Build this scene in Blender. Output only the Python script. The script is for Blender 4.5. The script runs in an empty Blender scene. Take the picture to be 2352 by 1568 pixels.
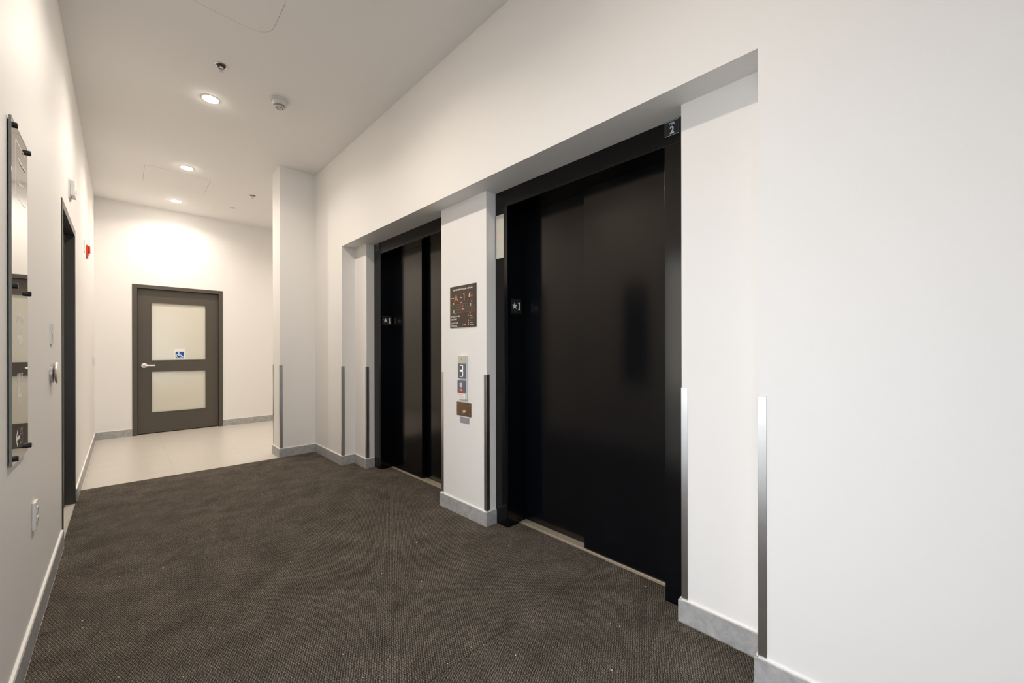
import bpy, bmesh, math, random
from mathutils import Vector, Matrix
random.seed(7)
S = bpy.context.scene
COL = S.collection
PI = math.pi

# ------------------------------------------------------------------ camera
cam_d = bpy.data.cameras.new('camera')
cam_d.sensor_fit = 'HORIZONTAL'
cam_d.sensor_width = 36.0
cam_d.lens = 906.2 / 2352 * 36.0
cam_d.shift_y = 19.2 / 2352
cam_d.clip_start = 0.02
cam = bpy.data.objects.new('camera', cam_d)
COL.objects.link(cam)
YAW = 0.7788
ROLL = -0.0019
cam.matrix_world = (Matrix.Translation((0, 0, 1.2)) @ Matrix.Rotation(-YAW, 4, 'Z')
                    @ Matrix.Rotation(PI / 2, 4, 'X') @ Matrix.Rotation(ROLL, 4, 'Z'))
S.camera = cam

# ------------------------------------------------------------------ world, exposure
w = bpy.data.worlds.new('sky')
S.world = w
w.use_nodes = True
bg = w.node_tree.nodes['Background']
bg.inputs['Color'].default_value = (0.97, 0.925, 1.0, 1)
bg.inputs['Strength'].default_value = 3.2
S.view_settings.view_transform = 'Standard'
S.view_settings.look = 'None'
S.view_settings.gamma = 1.0
S.view_settings.use_curve_mapping = False
S.view_settings.exposure = 0.44
LAMP_W = 8.6
LAMP_COL = (1.0, 0.88, 0.765)

# ------------------------------------------------------------------ room measures
XL, XR, XP, XF = -0.2695, 1.6231, 1.7577, 1.8416     # left wall, right wall, pier face, elevator frame face
C, SOF, HD, B, BT = 3.2607, 2.2794, 2.165, 0.100, 0.0122
YE = 7.681                                           # end wall
Y0, Y1 = 0.3868, 4.1567                              # recess
YA, YB, YC, YD = 0.7143, 2.0273, 2.5573, 3.8802      # elevator 2 and pier, elevator 1
YPL, YPL2, XPL = 4.9508, 5.2395, 1.2492              # pillar
YB0 = -3.2
G = 1.033
DW0, DW1, DH = 0.0953, 1.1314, 2.1386                # end door outer frame
LD0, LD1, LDH = 3.70, 4.665, 2.15                    # left door outer frame
GW0, GW1, GWH = -0.6, 1.90, 2.20                     # side glazing

# ------------------------------------------------------------------ material helpers
MATS = {}


def new_mat(name):
    m = bpy.data.materials.new(name)
    m.use_nodes = True
    return m, m.node_tree, m.node_tree.nodes['Principled BSDF']


def simple(name, col, rough=0.5, metal=0.0, spec=0.5, coat=0.0, coat_r=0.03, emis=None, es=0.0, var=0.04, nscale=30.0, bump=0.0):
    """principled with a little procedural variation of colour and height"""
    m, nt, p = new_mat(name)
    tc = nt.nodes.new('ShaderNodeTexCoord')
    nz = nt.nodes.new('ShaderNodeTexNoise')
    nz.inputs['Scale'].default_value = nscale
    nz.inputs['Detail'].default_value = 3
    nt.links.new(tc.outputs['Object'], nz.inputs['Vector'])
    mx = nt.nodes.new('ShaderNodeMix')
    mx.data_type = 'RGBA'
    mx.inputs[6].default_value = (*[c * (1 - var) for c in col], 1)
    mx.inputs[7].default_value = (*[min(1, c * (1 + var)) for c in col], 1)
    nt.links.new(nz.outputs['Fac'], mx.inputs[0])
    nt.links.new(mx.outputs[2], p.inputs['Base Color'])
    p.inputs['Roughness'].default_value = rough
    p.inputs['Metallic'].default_value = metal
    p.inputs['Specular IOR Level'].default_value = spec
    p.inputs['Coat Weight'].default_value = coat
    p.inputs['Coat Roughness'].default_value = coat_r
    if emis:
        p.inputs['Emission Color'].default_value = (*emis, 1)
        p.inputs['Emission Strength'].default_value = es
    if bump:
        b = nt.nodes.new('ShaderNodeBump')
        b.inputs['Strength'].default_value = bump
        b.inputs['Distance'].default_value = 0.001
        nt.links.new(nz.outputs['Fac'], b.inputs['Height'])
        nt.links.new(b.outputs['Normal'], p.inputs['Normal'])
    MATS[name] = m
    return m


M_wall = simple('wall_paint', (0.875, 0.86, 0.84), 0.55, spec=0.35, var=0.012, nscale=160, bump=0.12)
M_ceil = simple('ceiling_paint', (0.89, 0.88, 0.865), 0.8, spec=0.2, var=0.01, nscale=200, bump=0.1)
M_white = simple('white_plastic', (0.80, 0.80, 0.79), 0.35, var=0.01)
M_white2 = simple('off_white_plastic', (0.66, 0.66, 0.63), 0.4, var=0.02)
M_dark = simple('dark_vent', (0.03, 0.028, 0.025), 0.6)
M_steel = simple('brushed_steel', (0.62, 0.61, 0.60), 0.28, metal=1.0, var=0.06, nscale=14)
M_steel2 = simple('satin_nickel', (0.86, 0.83, 0.78), 0.38, metal=1.0, var=0.03)
M_bronze = simple('bronze_plate', (0.36, 0.26, 0.16), 0.32, metal=1.0, var=0.08)
M_door = simple('brown_door_paint', (0.078, 0.066, 0.050), 0.40, var=0.05, nscale=80, bump=0.05)
M_ldoor = simple('charcoal_door_paint', (0.042, 0.039, 0.033), 0.38, var=0.05, nscale=80)
M_black = simple('black_plastic', (0.012, 0.012, 0.012), 0.35)
M_plateblack = simple('black_sign_plate', (0.014, 0.015, 0.018), 0.4)
M_ink = simple('white_ink', (0.90, 0.89, 0.86), 0.5, var=0.01)
M_inkb = simple('bluish_white_ink', (0.62, 0.68, 0.74), 0.5, var=0.01)
M_inkdim = simple('braille_grey', (0.12, 0.12, 0.12), 0.4)
M_brownsign = simple('brown_sign', (0.060, 0.037, 0.024), 0.45, var=0.03)
M_orange = simple('orange_ink', (0.75, 0.27, 0.05), 0.5)
M_mapline = simple('map_line', (0.21, 0.15, 0.11), 0.5)
M_green = simple('green_ink', (0.36, 0.62, 0.30), 0.5)
M_red = simple('red_ink', (0.72, 0.10, 0.06), 0.5)
M_pink = simple('pink_ink', (0.80, 0.55, 0.40), 0.5)
M_firered = simple('fire_red', (0.70, 0.06, 0.02), 0.35)
M_blueglass = simple('blue_grey_glass', (0.13, 0.155, 0.20), 0.12, var=0.02)
M_seg = simple('lit_segment', (0.9, 0.9, 0.9), 0.4, emis=(1, 1, 1), es=0.6)
M_redseg = simple('red_segment', (0.82, 0.42, 0.30), 0.4, emis=(1, 0.25, 0.12), es=0.12)
M_segoff = simple('unlit_segment', (0.14, 0.10, 0.06), 0.5)
M_palepanel = simple('pale_indicator', (0.60, 0.58, 0.50), 0.3, var=0.02)
M_btn = simple('button_face', (0.62, 0.62, 0.63), 0.35)
M_frost = simple('frosted_glass', (0.70, 0.68, 0.58), 0.16, spec=0.7, var=0.02, nscale=3)
M_blue = simple('sticker_blue', (0.0, 0.085, 0.42), 0.4, var=0.02)
M_sill = simple('aluminium_sill', (0.68, 0.60, 0.48), 0.42, metal=0.6, var=0.06, nscale=40)
M_lens = simple('lamp_lens', (0.9, 0.9, 0.9), 0.3, emis=(1, 0.90, 0.78), es=150.0)
M_gap = simple('joint_shadow_gap', (0.48, 0.45, 0.41), 0.8)
M_grey = simple('grey_tag', (0.33, 0.33, 0.36), 0.45)
M_glasssign = simple('sign_glass', (0.05, 0.045, 0.04), 0.02, spec=1.0, coat=0.35, coat_r=0.0, var=0.0)
M_edge = simple('glass_edge', (0.22, 0.24, 0.23), 0.2, var=0.05)
M_ground = simple('outdoor_paving', (0.35, 0.35, 0.34), 0.8, var=0.1, nscale=2)


def mat_elev():
    m, nt, p = new_mat('black_elevator_steel')
    tc = nt.nodes.new('ShaderNodeTexCoord')
    mp = nt.nodes.new('ShaderNodeMapping')
    mp.inputs['Scale'].default_value = (3, 3, 0.35)
    nt.links.new(tc.outputs['Object'], mp.inputs['Vector'])
    nz = nt.nodes.new('ShaderNodeTexNoise')
    nz.inputs['Scale'].default_value = 3.0
    nz.inputs['Detail'].default_value = 5
    nt.links.new(mp.outputs[0], nz.inputs['Vector'])
    mr = nt.nodes.new('ShaderNodeMapRange')
    mr.inputs['To Min'].default_value = 0.13
    mr.inputs['To Max'].default_value = 0.17
    nt.links.new(nz.outputs['Fac'], mr.inputs['Value'])
    nt.links.new(mr.outputs[0], p.inputs['Roughness'])
    p.inputs['Base Color'].default_value = (0.0015, 0.0025, 0.0045, 1)
    p.inputs['Specular IOR Level'].default_value = 0.42
    p.inputs['Specular Tint'].default_value = (1.0, 0.90, 0.75, 1)
    tg = nt.nodes.new('ShaderNodeTangent')
    tg.direction_type = 'RADIAL'
    tg.axis = 'Z'
    nt.links.new(tg.outputs[0], p.inputs['Tangent'])
    p.inputs['Anisotropic'].default_value = 0.6
    p.inputs['Anisotropic Rotation'].default_value = 0.25
    return m


def mat_base():
    m, nt, p = new_mat('grey_stone_skirting')
    tc = nt.nodes.new('ShaderNodeTexCoord')
    nz = nt.nodes.new('ShaderNodeTexNoise')
    nz.inputs['Scale'].default_value = 24
    nz.inputs['Detail'].default_value = 10
    nz.inputs['Roughness'].default_value = 0.65
    nz.inputs['Distortion'].default_value = 0.6
    nt.links.new(tc.outputs['Object'], nz.inputs['Vector'])
    cr = nt.nodes.new('ShaderNodeValToRGB')
    cr.color_ramp.elements[0].position = 0.35
    cr.color_ramp.elements[0].color = (0.33, 0.335, 0.335, 1)
    cr.color_ramp.elements[1].position = 0.7
    cr.color_ramp.elements[1].color = (0.52, 0.515, 0.505, 1)
    nt.links.new(nz.outputs['Fac'], cr.inputs[0])
    nt.links.new(cr.outputs[0], p.inputs['Base Color'])
    p.inputs['Roughness'].default_value = 0.45
    return m


def mat_tile():
    m, nt, p = new_mat('cream_floor_tile')
    tc = nt.nodes.new('ShaderNodeTexCoord')
    mp = nt.nodes.new('ShaderNodeMapping')
    mp.inputs['Location'].default_value = (-0.365, -6.28, 0)
    nt.links.new(tc.outputs['Object'], mp.inputs['Vector'])
    br = nt.nodes.new('ShaderNodeTexBrick')
    br.offset = 0.0
    br.inputs['Scale'].default_value = 1.0
    br.inputs['Brick Width'].default_value = 0.61
    br.inputs['Row Height'].default_value = 1.22
    br.inputs['Mortar Size'].default_value = 0.002
    br.inputs['Mortar Smooth'].default_value = 0.3
    br.inputs['Color1'].default_value = (0.62, 0.585, 0.53, 1)
    br.inputs['Color2'].default_value = (0.60, 0.57, 0.515, 1)
    br.inputs['Mortar'].default_value = (0.50, 0.47, 0.42, 1)
    nt.links.new(mp.outputs[0], br.inputs['Vector'])
    mp2 = nt.nodes.new('ShaderNodeMapping')
    mp2.inputs['Scale'].default_value = (1.2, 6, 1)
    nt.links.new(tc.outputs['Object'], mp2.inputs['Vector'])
    nz = nt.nodes.new('ShaderNodeTexNoise')
    nz.inputs['Scale'].default_value = 2.2
    nz.inputs['Detail'].default_value = 5
    nt.links.new(mp2.outputs[0], nz.inputs['Vector'])
    mr = nt.nodes.new('ShaderNodeMapRange')
    mr.inputs['To Min'].default_value = 0.93
    mr.inputs['To Max'].default_value = 1.07
    nt.links.new(nz.outputs['Fac'], mr.inputs['Value'])
    vm = nt.nodes.new('ShaderNodeVectorMath')
    vm.operation = 'SCALE'
    nt.links.new(br.outputs['Color'], vm.inputs[0])
    nt.links.new(mr.outputs[0], vm.inputs['Scale'])
    nt.links.new(vm.outputs[0], p.inputs['Base Color'])
    p.inputs['Roughness'].default_value = 0.32
    p.inputs['Specular IOR Level'].default_value = 0.4
    return m


def mat_carpet(name, ang):
    """ribbed woven entrance carpet, ribs at angle ang"""
    m, nt, p = new_mat(name)
    N = nt.nodes.new
    L = nt.links.new

    def math_(op, a, b=None):
        n = N('ShaderNodeMath')
        n.operation = op
        for i, v in enumerate((a, b)):
            if v is None:
                continue
            if isinstance(v, (int, float)):
                n.inputs[i].default_value = v
            else:
                L(v, n.inputs[i])
        return n.outputs[0]
    tc = N('ShaderNodeTexCoord')
    rot = N('ShaderNodeVectorRotate')
    rot.rotation_type = 'Z_AXIS'
    rot.inputs['Angle'].default_value = ang
    L(tc.outputs['Object'], rot.inputs['Vector'])
    wob = N('ShaderNodeTexNoise')
    wob.inputs['Scale'].default_value = 60
    L(tc.outputs['Object'], wob.inputs['Vector'])
    sx = N('ShaderNodeSeparateXYZ')
    L(rot.outputs[0], sx.inputs[0])
    wb = math_('MULTIPLY', wob.outputs['Fac'], 0.010)
    # ribs (period 9 mm) broken by a diagonal twill (period 12 mm)
    rib = math_('SINE', math_('MULTIPLY', math_('ADD', sx.outputs[0], wb), 2 * PI / 0.009))
    diag = math_('ADD', math_('MULTIPLY', sx.outputs[0], 1.0), sx.outputs[1])
    tw = math_('SINE', math_('MULTIPLY', math_('ADD', diag, wb), 2 * PI / 0.012))
    h = math_('ADD', math_('MULTIPLY', rib, 0.62), math_('MULTIPLY', tw, 0.35))
    fine = N('ShaderNodeTexNoise')
    fine.inputs['Scale'].default_value = 260
    fine.inputs['Detail'].default_value = 4
    L(tc.outputs['Object'], fine.inputs['Vector'])
    fib = math_('MULTIPLY', math_('SUBTRACT', fine.outputs['Fac'], 0.5), 4.4)
    hh = math_('ADD', h, fib)
    mr = N('ShaderNodeMapRange')
    mr.inputs['From Min'].default_value = -1.3
    mr.inputs['From Max'].default_value = 1.5
    L(hh, mr.inputs['Value'])
    cr = N('ShaderNodeValToRGB')
    e = cr.color_ramp.elements
    e[0].position = 0.0
    e[0].color = (0.018, 0.015, 0.012, 1)
    e[1].position = 1.0
    e[1].color = (0.36, 0.325, 0.28, 1)
    mid = cr.color_ramp.elements.new(0.5)
    mid.color = (0.112, 0.097, 0.079, 1)
    L(mr.outputs[0], cr.inputs[0])
    # worn and trodden patches
    pat = N('ShaderNodeTexNoise')
    pat.inputs['Scale'].default_value = 5.5
    pat.inputs['Detail'].default_value = 6
    pat.inputs['Roughness'].default_value = 0.62
    L(tc.outputs['Object'], pat.inputs['Vector'])
    pm = N('ShaderNodeMapRange')
    pm.inputs['From Min'].default_value = 0.3
    pm.inputs['From Max'].default_value = 0.7
    pm.inputs['To Min'].default_value = 0.66
    pm.inputs['To Max'].default_value = 1.22
    L(pat.outputs['Fac'], pm.inputs['Value'])
    hue = N('ShaderNodeTexNoise')
    hue.inputs['Scale'].default_value = 9
    hue.inputs['Detail'].default_value = 3
    L(tc.outputs['Object'], hue.inputs['Vector'])
    hx = N('ShaderNodeMix')
    hx.data_type = 'RGBA'
    hx.inputs[6].default_value = (0.94, 1.0, 0.98, 1)
    hx.inputs[7].default_value = (1.07, 0.98, 0.97, 1)
    L(hue.outputs['Fac'], hx.inputs[0])
    mu = N('ShaderNodeMix')
    mu.data_type = 'RGBA'
    mu.blend_type = 'MULTIPLY'
    mu.inputs[0].default_value = 1
    L(cr.outputs[0], mu.inputs[6])
    L(hx.outputs[2], mu.inputs[7])
    sc = N('ShaderNodeVectorMath')
    sc.operation = 'SCALE'
    L(mu.outputs[2], sc.inputs[0])
    L(pm.outputs[0], sc.inputs['Scale'])
    # pale specks of lint and grit
    vo = N('ShaderNodeTexVoronoi')
    vo.inputs['Scale'].default_value = 19
    L(tc.outputs['Object'], vo.inputs['Vector'])
    sel = N('ShaderNodeSeparateColor')
    L(vo.outputs['Color'], sel.inputs[0])
    near = math_('LESS_THAN', vo.outputs['Distance'], math_('MULTIPLY', sel.outputs[1], 0.075))
    pick = math_('GREATER_THAN', sel.outputs[0], 0.55)
    sp = math_('MULTIPLY', near, pick)
    fx = N('ShaderNodeMix')
    fx.data_type = 'RGBA'
    L(sp, fx.inputs[0])
    L(sc.outputs[0], fx.inputs[6])
    fx.inputs[7].default_value = (0.75, 0.70, 0.62, 1)
    L(fx.outputs[2], p.inputs['Base Color'])
    p.inputs['Roughness'].default_value = 0.95
    p.inputs['Specular IOR Level'].default_value = 0.15
    b = N('ShaderNodeBump')
    b.inputs['Strength'].default_value = 0.7
    b.inputs['Distance'].default_value = 0.003
    L(hh, b.inputs['Height'])
    L(b.outputs['Normal'], p.inputs['Normal'])
    return m


def mat_pane():
    m, nt, p = new_mat('clear_glass')
    nt.nodes.remove(p)
    out = nt.nodes['Material Output']
    tr = nt.nodes.new('ShaderNodeBsdfTransparent')
    tr.inputs['Color'].default_value = (0.9, 0.94, 0.93, 1)
    gl = nt.nodes.new('ShaderNodeBsdfGlossy')
    gl.inputs['Roughness'].default_value = 0.0
    fr = nt.nodes.new('ShaderNodeFresnel')
    fr.inputs['IOR'].default_value = 1.5
    mx = nt.nodes.new('ShaderNodeMixShader')
    nt.links.new(fr.outputs[0], mx.inputs[0])
    nt.links.new(tr.outputs[0], mx.inputs[1])
    nt.links.new(gl.outputs[0], mx.inputs[2])
    nt.links.new(mx.outputs[0], out.inputs['Surface'])
    return m


M_elev = mat_elev()
M_base = mat_base()
M_tile = mat_tile()
M_carpetA = mat_carpet('ribbed_carpet_far', 0.48)
M_carpetB = mat_carpet('ribbed_carpet_near', 1.10)
M_pane = mat_pane()

# ------------------------------------------------------------------ mesh helpers


def box(bm, x0, x1, y0, y1, z0, z1):
    vs = [bm.verts.new((x, y, z)) for x in (x0, x1) for y in (y0, y1) for z in (z0, z1)]
    for f in ((0, 1, 3, 2), (4, 6, 7, 5), (0, 4, 5, 1), (2, 3, 7, 6), (0, 2, 6, 4), (1, 5, 7, 3)):
        bm.faces.new([vs[i] for i in f])
    return vs


def prism(bm, pts, d0, d1):
    """polygon pts (2D local x,y, counter-clockwise) extruded along local z"""
    a = [bm.verts.new((x, y, d0)) for x, y in pts]
    b = [bm.verts.new((x, y, d1)) for x, y in pts]
    bm.faces.new(list(reversed(a)))
    bm.faces.new(b)
    n = len(pts)
    for i in range(n):
        bm.faces.new((a[i], a[(i + 1) % n], b[(i + 1) % n], b[i]))


def rrect(x0, x1, y0, y1, r, n=6):
    out = []
    for cx, cy, a0 in ((x1 - r, y1 - r, 0), (x0 + r, y1 - r, 90), (x0 + r, y0 + r, 180), (x1 - r, y0 + r, 270)):
        for i in range(n + 1):
            a = math.radians(a0 + 90 * i / n)
            out.append((cx + r * math.cos(a), cy + r * math.sin(a)))
    return out


def ring(bm, outer, inner, d0, d1):
    """closed band between two outlines with equal point counts"""
    n = len(outer)
    vo0 = [bm.verts.new((x, y, d0)) for x, y in outer]
    vo1 = [bm.verts.new((x, y, d1)) for x, y in outer]
    vi0 = [bm.verts.new((x, y, d0)) for x, y in inner]
    vi1 = [bm.verts.new((x, y, d1)) for x, y in inner]
    for i in range(n):
        j = (i + 1) % n
        bm.faces.new((vo1[i], vo1[j], vi1[j], vi1[i]))
        bm.faces.new((vo0[j], vo0[i], vi0[i], vi0[j]))
        bm.faces.new((vo0[i], vo0[j], vo1[j], vo1[i]))
        bm.faces.new((vi0[j], vi0[i], vi1[i], vi1[j]))


def lathe(bm, prof, n=40, cx=0, cy=0):
    """prof: list of (radius, z) revolved round local z through (cx, cy)"""
    rings = []
    for r, z in prof:
        if r < 1e-6:
            rings.append([bm.verts.new((cx, cy, z))])
        else:
            rings.append([bm.verts.new((cx + r * math.cos(2 * PI * i / n), cy + r * math.sin(2 * PI * i / n), z)) for i in range(n)])
    for a, b in zip(rings, rings[1:]):
        for i in range(n):
            j = (i + 1) % n
            if len(a) == 1 and len(b) == 1:
                continue
            if len(a) == 1:
                bm.faces.new((a[0], b[j], b[i]))
            elif len(b) == 1:
                bm.faces.new((a[i], a[j], b[0]))
            else:
                bm.faces.new((a[i], a[j], b[j], b[i]))


def tube(bm, pts, r, n=12):
    """round bar through 3D points"""
    prev = None
    pts = [Vector(p) for p in pts]
    for k, p in enumerate(pts):
        d = (pts[min(k + 1, len(pts) - 1)] - pts[max(k - 1, 0)]).normalized()
        u = d.orthogonal().normalized() if prev is None else (prev[1] - d * prev[1].dot(d)).normalized()
        v = d.cross(u)
        rr = r[k] if isinstance(r, (list, tuple)) else r
        rg = [bm.verts.new(p + u * rr * math.cos(2 * PI * i / n) + v * rr * math.sin(2 * PI * i / n)) for i in range(n)]
        if prev is None:
            bm.faces.new(list(reversed(rg)))
        else:
            for i in range(n):
                bm.faces.new((prev[0][i], prev[0][(i + 1) % n], rg[(i + 1) % n], rg[i]))
        prev = (rg, u)
    bm.faces.new(prev[0])


def obj(name, bm, mat, parent=None, frame=None, smooth=False, bevel=0.0, bseg=2):
    bmesh.ops.recalc_face_normals(bm, faces=bm.faces[:])
    me = bpy.data.meshes.new(name)
    bm.to_mesh(me)
    bm.free()
    me.materials.append(mat)
    if smooth:
        me.polygons.foreach_set('use_smooth', [True] * len(me.polygons))
        me.set_sharp_from_angle(angle=math.radians(35))
    o = bpy.data.objects.new(name, me)
    COL.objects.link(o)
    if parent:
        o.parent = parent
    if frame is not None:
        o.matrix_local = frame
    if bevel:
        b = o.modifiers.new('bevel', 'BEVEL')
        b.width = bevel
        b.segments = bseg
        b.limit_method = 'ANGLE'
        b.angle_limit = math.radians(40)
    return o


def NB():
    return bmesh.new()


def tag(o, label=None, cat=None, group=None, kind=None):
    if label:
        o['label'] = label
    if cat:
        o['category'] = cat
    if group:
        o['group'] = group
    if kind:
        o['kind'] = kind
    return o


def thing(name, label, cat, M, group=None):
    o = bpy.data.objects.new(name, None)
    COL.objects.link(o)
    o.empty_display_size = 0.05
    o.matrix_world = M
    return tag(o, label, cat, group)


def frame(kind, x, y, z):
    """local x = reader's right, local y = up, local z = out of the surface"""
    ax = {'right': ((0, -1, 0), (0, 0, 1), (-1, 0, 0)),     # surface facing -X
          'left': ((0, 1, 0), (0, 0, 1), (1, 0, 0)),        # surface facing +X
          'end': ((1, 0, 0), (0, 0, 1), (0, -1, 0)),        # surface facing -Y
          'ceil': ((1, 0, 0), (0, -1, 0), (0, 0, -1))}[kind]  # surface facing down
    m = Matrix.Identity(4)
    for i in range(3):
        for j in range(3):
            m[j][i] = ax[i][j]
    m.translation = (x, y, z)
    return m


def text_bm(items, depth=0.0006):
    """items: (string, x, y, height, align, xscale, bold); returns one bmesh in local x,y with thickness"""
    bm = NB()
    for it in items:
        s, x, y, hgt, al, xs, bold = it
        cu = bpy.data.curves.new('lettering', 'FONT')
        cu.body = s
        cu.size = hgt / 0.70
        cu.align_x = al
        cu.align_y = 'BOTTOM_BASELINE'
        cu.extrude = depth / 2
        cu.offset = bold * hgt
        cu.resolution_u = 4
        t = bpy.data.objects.new('lettering', cu)
        COL.objects.link(t)
        dg = bpy.context.evaluated_depsgraph_get()
        me = bpy.data.meshes.new_from_object(t.evaluated_get(dg))
        me.transform(Matrix.Translation((x, y, depth / 2)) @ Matrix.Diagonal((xs, 1, 1, 1)))
        bm.from_mesh(me)
        bpy.data.objects.remove(t)
        bpy.data.curves.remove(cu)
        bpy.data.meshes.remove(me)
    return bm


def letters(prefix, items, mat, parent, d, depth=0.0003):
    for it in items:
        o_ = obj(prefix, text_bm([it], depth), mat, parent, Matrix.Translation((0, 0, d)))


def stroke(bm, pts, wd, d0, d1):
    """flat mitred polyline ribbon in local x,y with square ends"""
    global _layer
    _layer = (_layer + 1) % 9
    d1 = d1 + _layer * 1.2e-5
    P = [Vector(p) for p in pts]
    n = len(P)
    dirs = [(P[i + 1] - P[i]).normalized() for i in range(n - 1)]
    L_, R_ = [], []
    for i in range(n):
        if i == 0:
            t_, m = dirs[0], 1.0
            c = P[0] - dirs[0] * wd / 2
        elif i == n - 1:
            t_, m = dirs[-1], 1.0
            c = P[-1] + dirs[-1] * wd / 2
        else:
            t_ = (dirs[i - 1] + dirs[i]).normalized()
            m = 1 / max(0.35, t_.dot(dirs[i]))
            c = P[i]
        nn = Vector((-t_.y, t_.x)) * wd / 2 * m
        L_.append(c + nn)
        R_.append(c - nn)
    rows = [[bm.verts.new((q[i].x, q[i].y, z)) for q, z in ((R_, d0), (L_, d0), (L_, d1), (R_, d1))] for i in range(n)]
    for a_, b_ in zip(rows, rows[1:]):
        for k in range(4):
            bm.faces.new((a_[k], a_[(k + 1) % 4], b_[(k + 1) % 4], b_[k]))
    bm.faces.new(list(reversed(rows[0])))
    bm.faces.new(rows[-1])


_layer = 0


def struct(name, bm, mat, label=None, parent=None, **k):
    o = obj(name, bm, mat, parent, **k)
    if not parent:
        tag(o, label, None, None, 'structure')
    return o


# ================================================================== the room
bm = NB()
box(bm, -0.56, 4.4, YB0 - 0.1, YE + 0.25, -0.08, 0.0)
struct('floor', bm, M_tile, 'pale cream tiled floor showing beyond and beside the dark carpet')

bm = NB()
box(bm, -0.56, 4.4, YB0 - 0.1, YE + 0.25, C, C + 0.1)
struct('ceiling', bm, M_ceil, 'plain off-white painted ceiling with recessed downlights')

bm = NB()
xo = -0.52
# left wall with a door opening and the side glazing
box(bm, xo, XL, YB0, GW0, 0, C)
box(bm, xo, XL, GW0, GW1, GWH, C)
box(bm, xo, XL, GW1, LD0, 0, C)
box(bm, xo, XL, LD0, LD1, LDH, C)
box(bm, xo, XL, LD1, YE, 0, C)
box(bm, xo, -0.47, LD0 - 0.01, LD1 + 0.01, 0, LDH)  # unseen backing added behind the left door to keep outside light out
struct('wall_left', bm, M_wall, 'long white left wall carrying the tall glass sign')

bm = NB()
xb = 2.4
box(bm, XR, xb, YB0, Y0, 0, C)
box(bm, XR, xb, Y0, Y1, SOF, C)
box(bm, XR, xb, Y1, YPL, 0, C)
box(bm, XP, xb, Y0, YA, 0, SOF)
box(bm, XP, xb, YB, YC, 0, SOF)
box(bm, XP, xb, YD, Y1, 0, SOF)
box(bm, 2.16, xb, YA, YB, 0, SOF)
box(bm, 2.16, xb, YC, YD, 0, SOF)
struct('wall_right', bm, M_wall, 'white right wall with the long recess that holds both elevators')

bm = NB()
box(bm, XPL, 4.3, YPL, YPL2, 0, C)
struct('wall_pillar', bm, M_wall, 'narrow white wall end standing out past the far elevator')

bm = NB()
box(bm, xo, DW0 + 0.012, YE, YE + 0.2, 0, C)
box(bm, DW1 - 0.012, 4.3, YE, YE + 0.2, 0, C)
box(bm, DW0 + 0.012, DW1 - 0.012, YE, YE + 0.2, DH - 0.012, C)
box(bm, DW0 - 0.01, DW1 + 0.01, YE + 0.14, YE + 0.2, 0, DH)  # unseen backing added so no light leaks under the end door
struct('wall_end', bm, M_wall, 'white end wall around the brown glazed door')

bm = NB()
box(bm, 4.2, 4.3, YPL2, YE, 0, C)
struct('wall_side', bm, M_wall)
bm = NB()
box(bm, xo, XR, YB0 - 0.1, YB0, 2.6, C)
box(bm, xo, -0.15, YB0 - 0.1, YB0, 0, 2.6)
box(bm, XR - 0.1, XR, YB0 - 0.1, YB0, 0, 2.6)
struct('wall_front', bm, M_wall)
bm = NB()  # unseen glazing, added so fill daylight runs down the corridor
for x_ in (-0.15, 0.66, XR - 0.15):
    box(bm, x_, x_ + 0.05, YB0 - 0.08, YB0 - 0.02, 0.05, 2.55)
box(bm, -0.15, XR - 0.1, YB0 - 0.08, YB0 - 0.02, 2.55, 2.6)
box(bm, -0.15, XR - 0.1, YB0 - 0.08, YB0 - 0.02, 0, 0.05)
w2 = struct('fill_window', bm, M_ldoor, 'unseen dark framed glazing added behind the camera for fill daylight')
for x0_, x1_ in ((-0.10, 0.66), (0.71, XR - 0.15)):
    bm = NB()
    box(bm, x0_, x1_, YB0 - 0.054, YB0 - 0.046, 0.05, 2.55)
    obj('pane', bm, M_pane, w2)


# skirting: mitred band following a plan polyline; room side is on the left of travel
def skirting(name, lines, label):
    bm = NB()
    for pts in lines:
        n = len(pts)
        off = []
        for i in range(n):
            ns = []
            for a, b in ((i - 1, i), (i, i + 1)):
                if a < 0 or b >= n:
                    continue
                d = Vector((pts[b][0] - pts[a][0], pts[b][1] - pts[a][1])).normalized()
                ns.append(Vector((-d.y, d.x)))
            if len(ns) == 1:
                o_ = ns[0] * BT
            else:
                o_ = (ns[0] + ns[1]) * BT
                if abs(ns[0].dot(ns[1])) > 0.99:
                    o_ = ns[0] * BT
            off.append((pts[i][0] + o_.x, pts[i][1] + o_.y))
        ch = 0.0025
        loops = []
        for (wx, wy), (fx, fy) in zip(pts, off):
            t = ch / BT
            cx, cy = fx + (wx - fx) * t, fy + (wy - fy) * t
            loops.append([bm.verts.new(v) for v in ((wx, wy, 0.0), (fx, fy, 0.0), (fx, fy, B - ch), (cx, cy, B), (wx, wy, B))])
        for a, b in zip(loops, loops[1:]):
            for k in range(5):
                bm.faces.new((a[k], a[(k + 1) % 5], b[(k + 1) % 5], b[k]))
        bm.faces.new(loops[0])
        bm.faces.new(list(reversed(loops[-1])))
    o_ = struct(name, bm, M_base, label)
    bm = NB()  # cream bead; its pale tone also stands for light on the top face
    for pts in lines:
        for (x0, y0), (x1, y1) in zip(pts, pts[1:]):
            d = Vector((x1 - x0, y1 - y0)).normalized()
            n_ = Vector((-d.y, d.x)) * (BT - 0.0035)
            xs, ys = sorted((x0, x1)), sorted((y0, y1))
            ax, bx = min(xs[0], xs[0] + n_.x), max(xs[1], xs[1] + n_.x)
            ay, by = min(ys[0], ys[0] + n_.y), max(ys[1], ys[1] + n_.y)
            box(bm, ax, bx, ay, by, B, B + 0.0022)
    c_ = obj('lit_top_bead', bm, M_wall, o_)
    return o_


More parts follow.
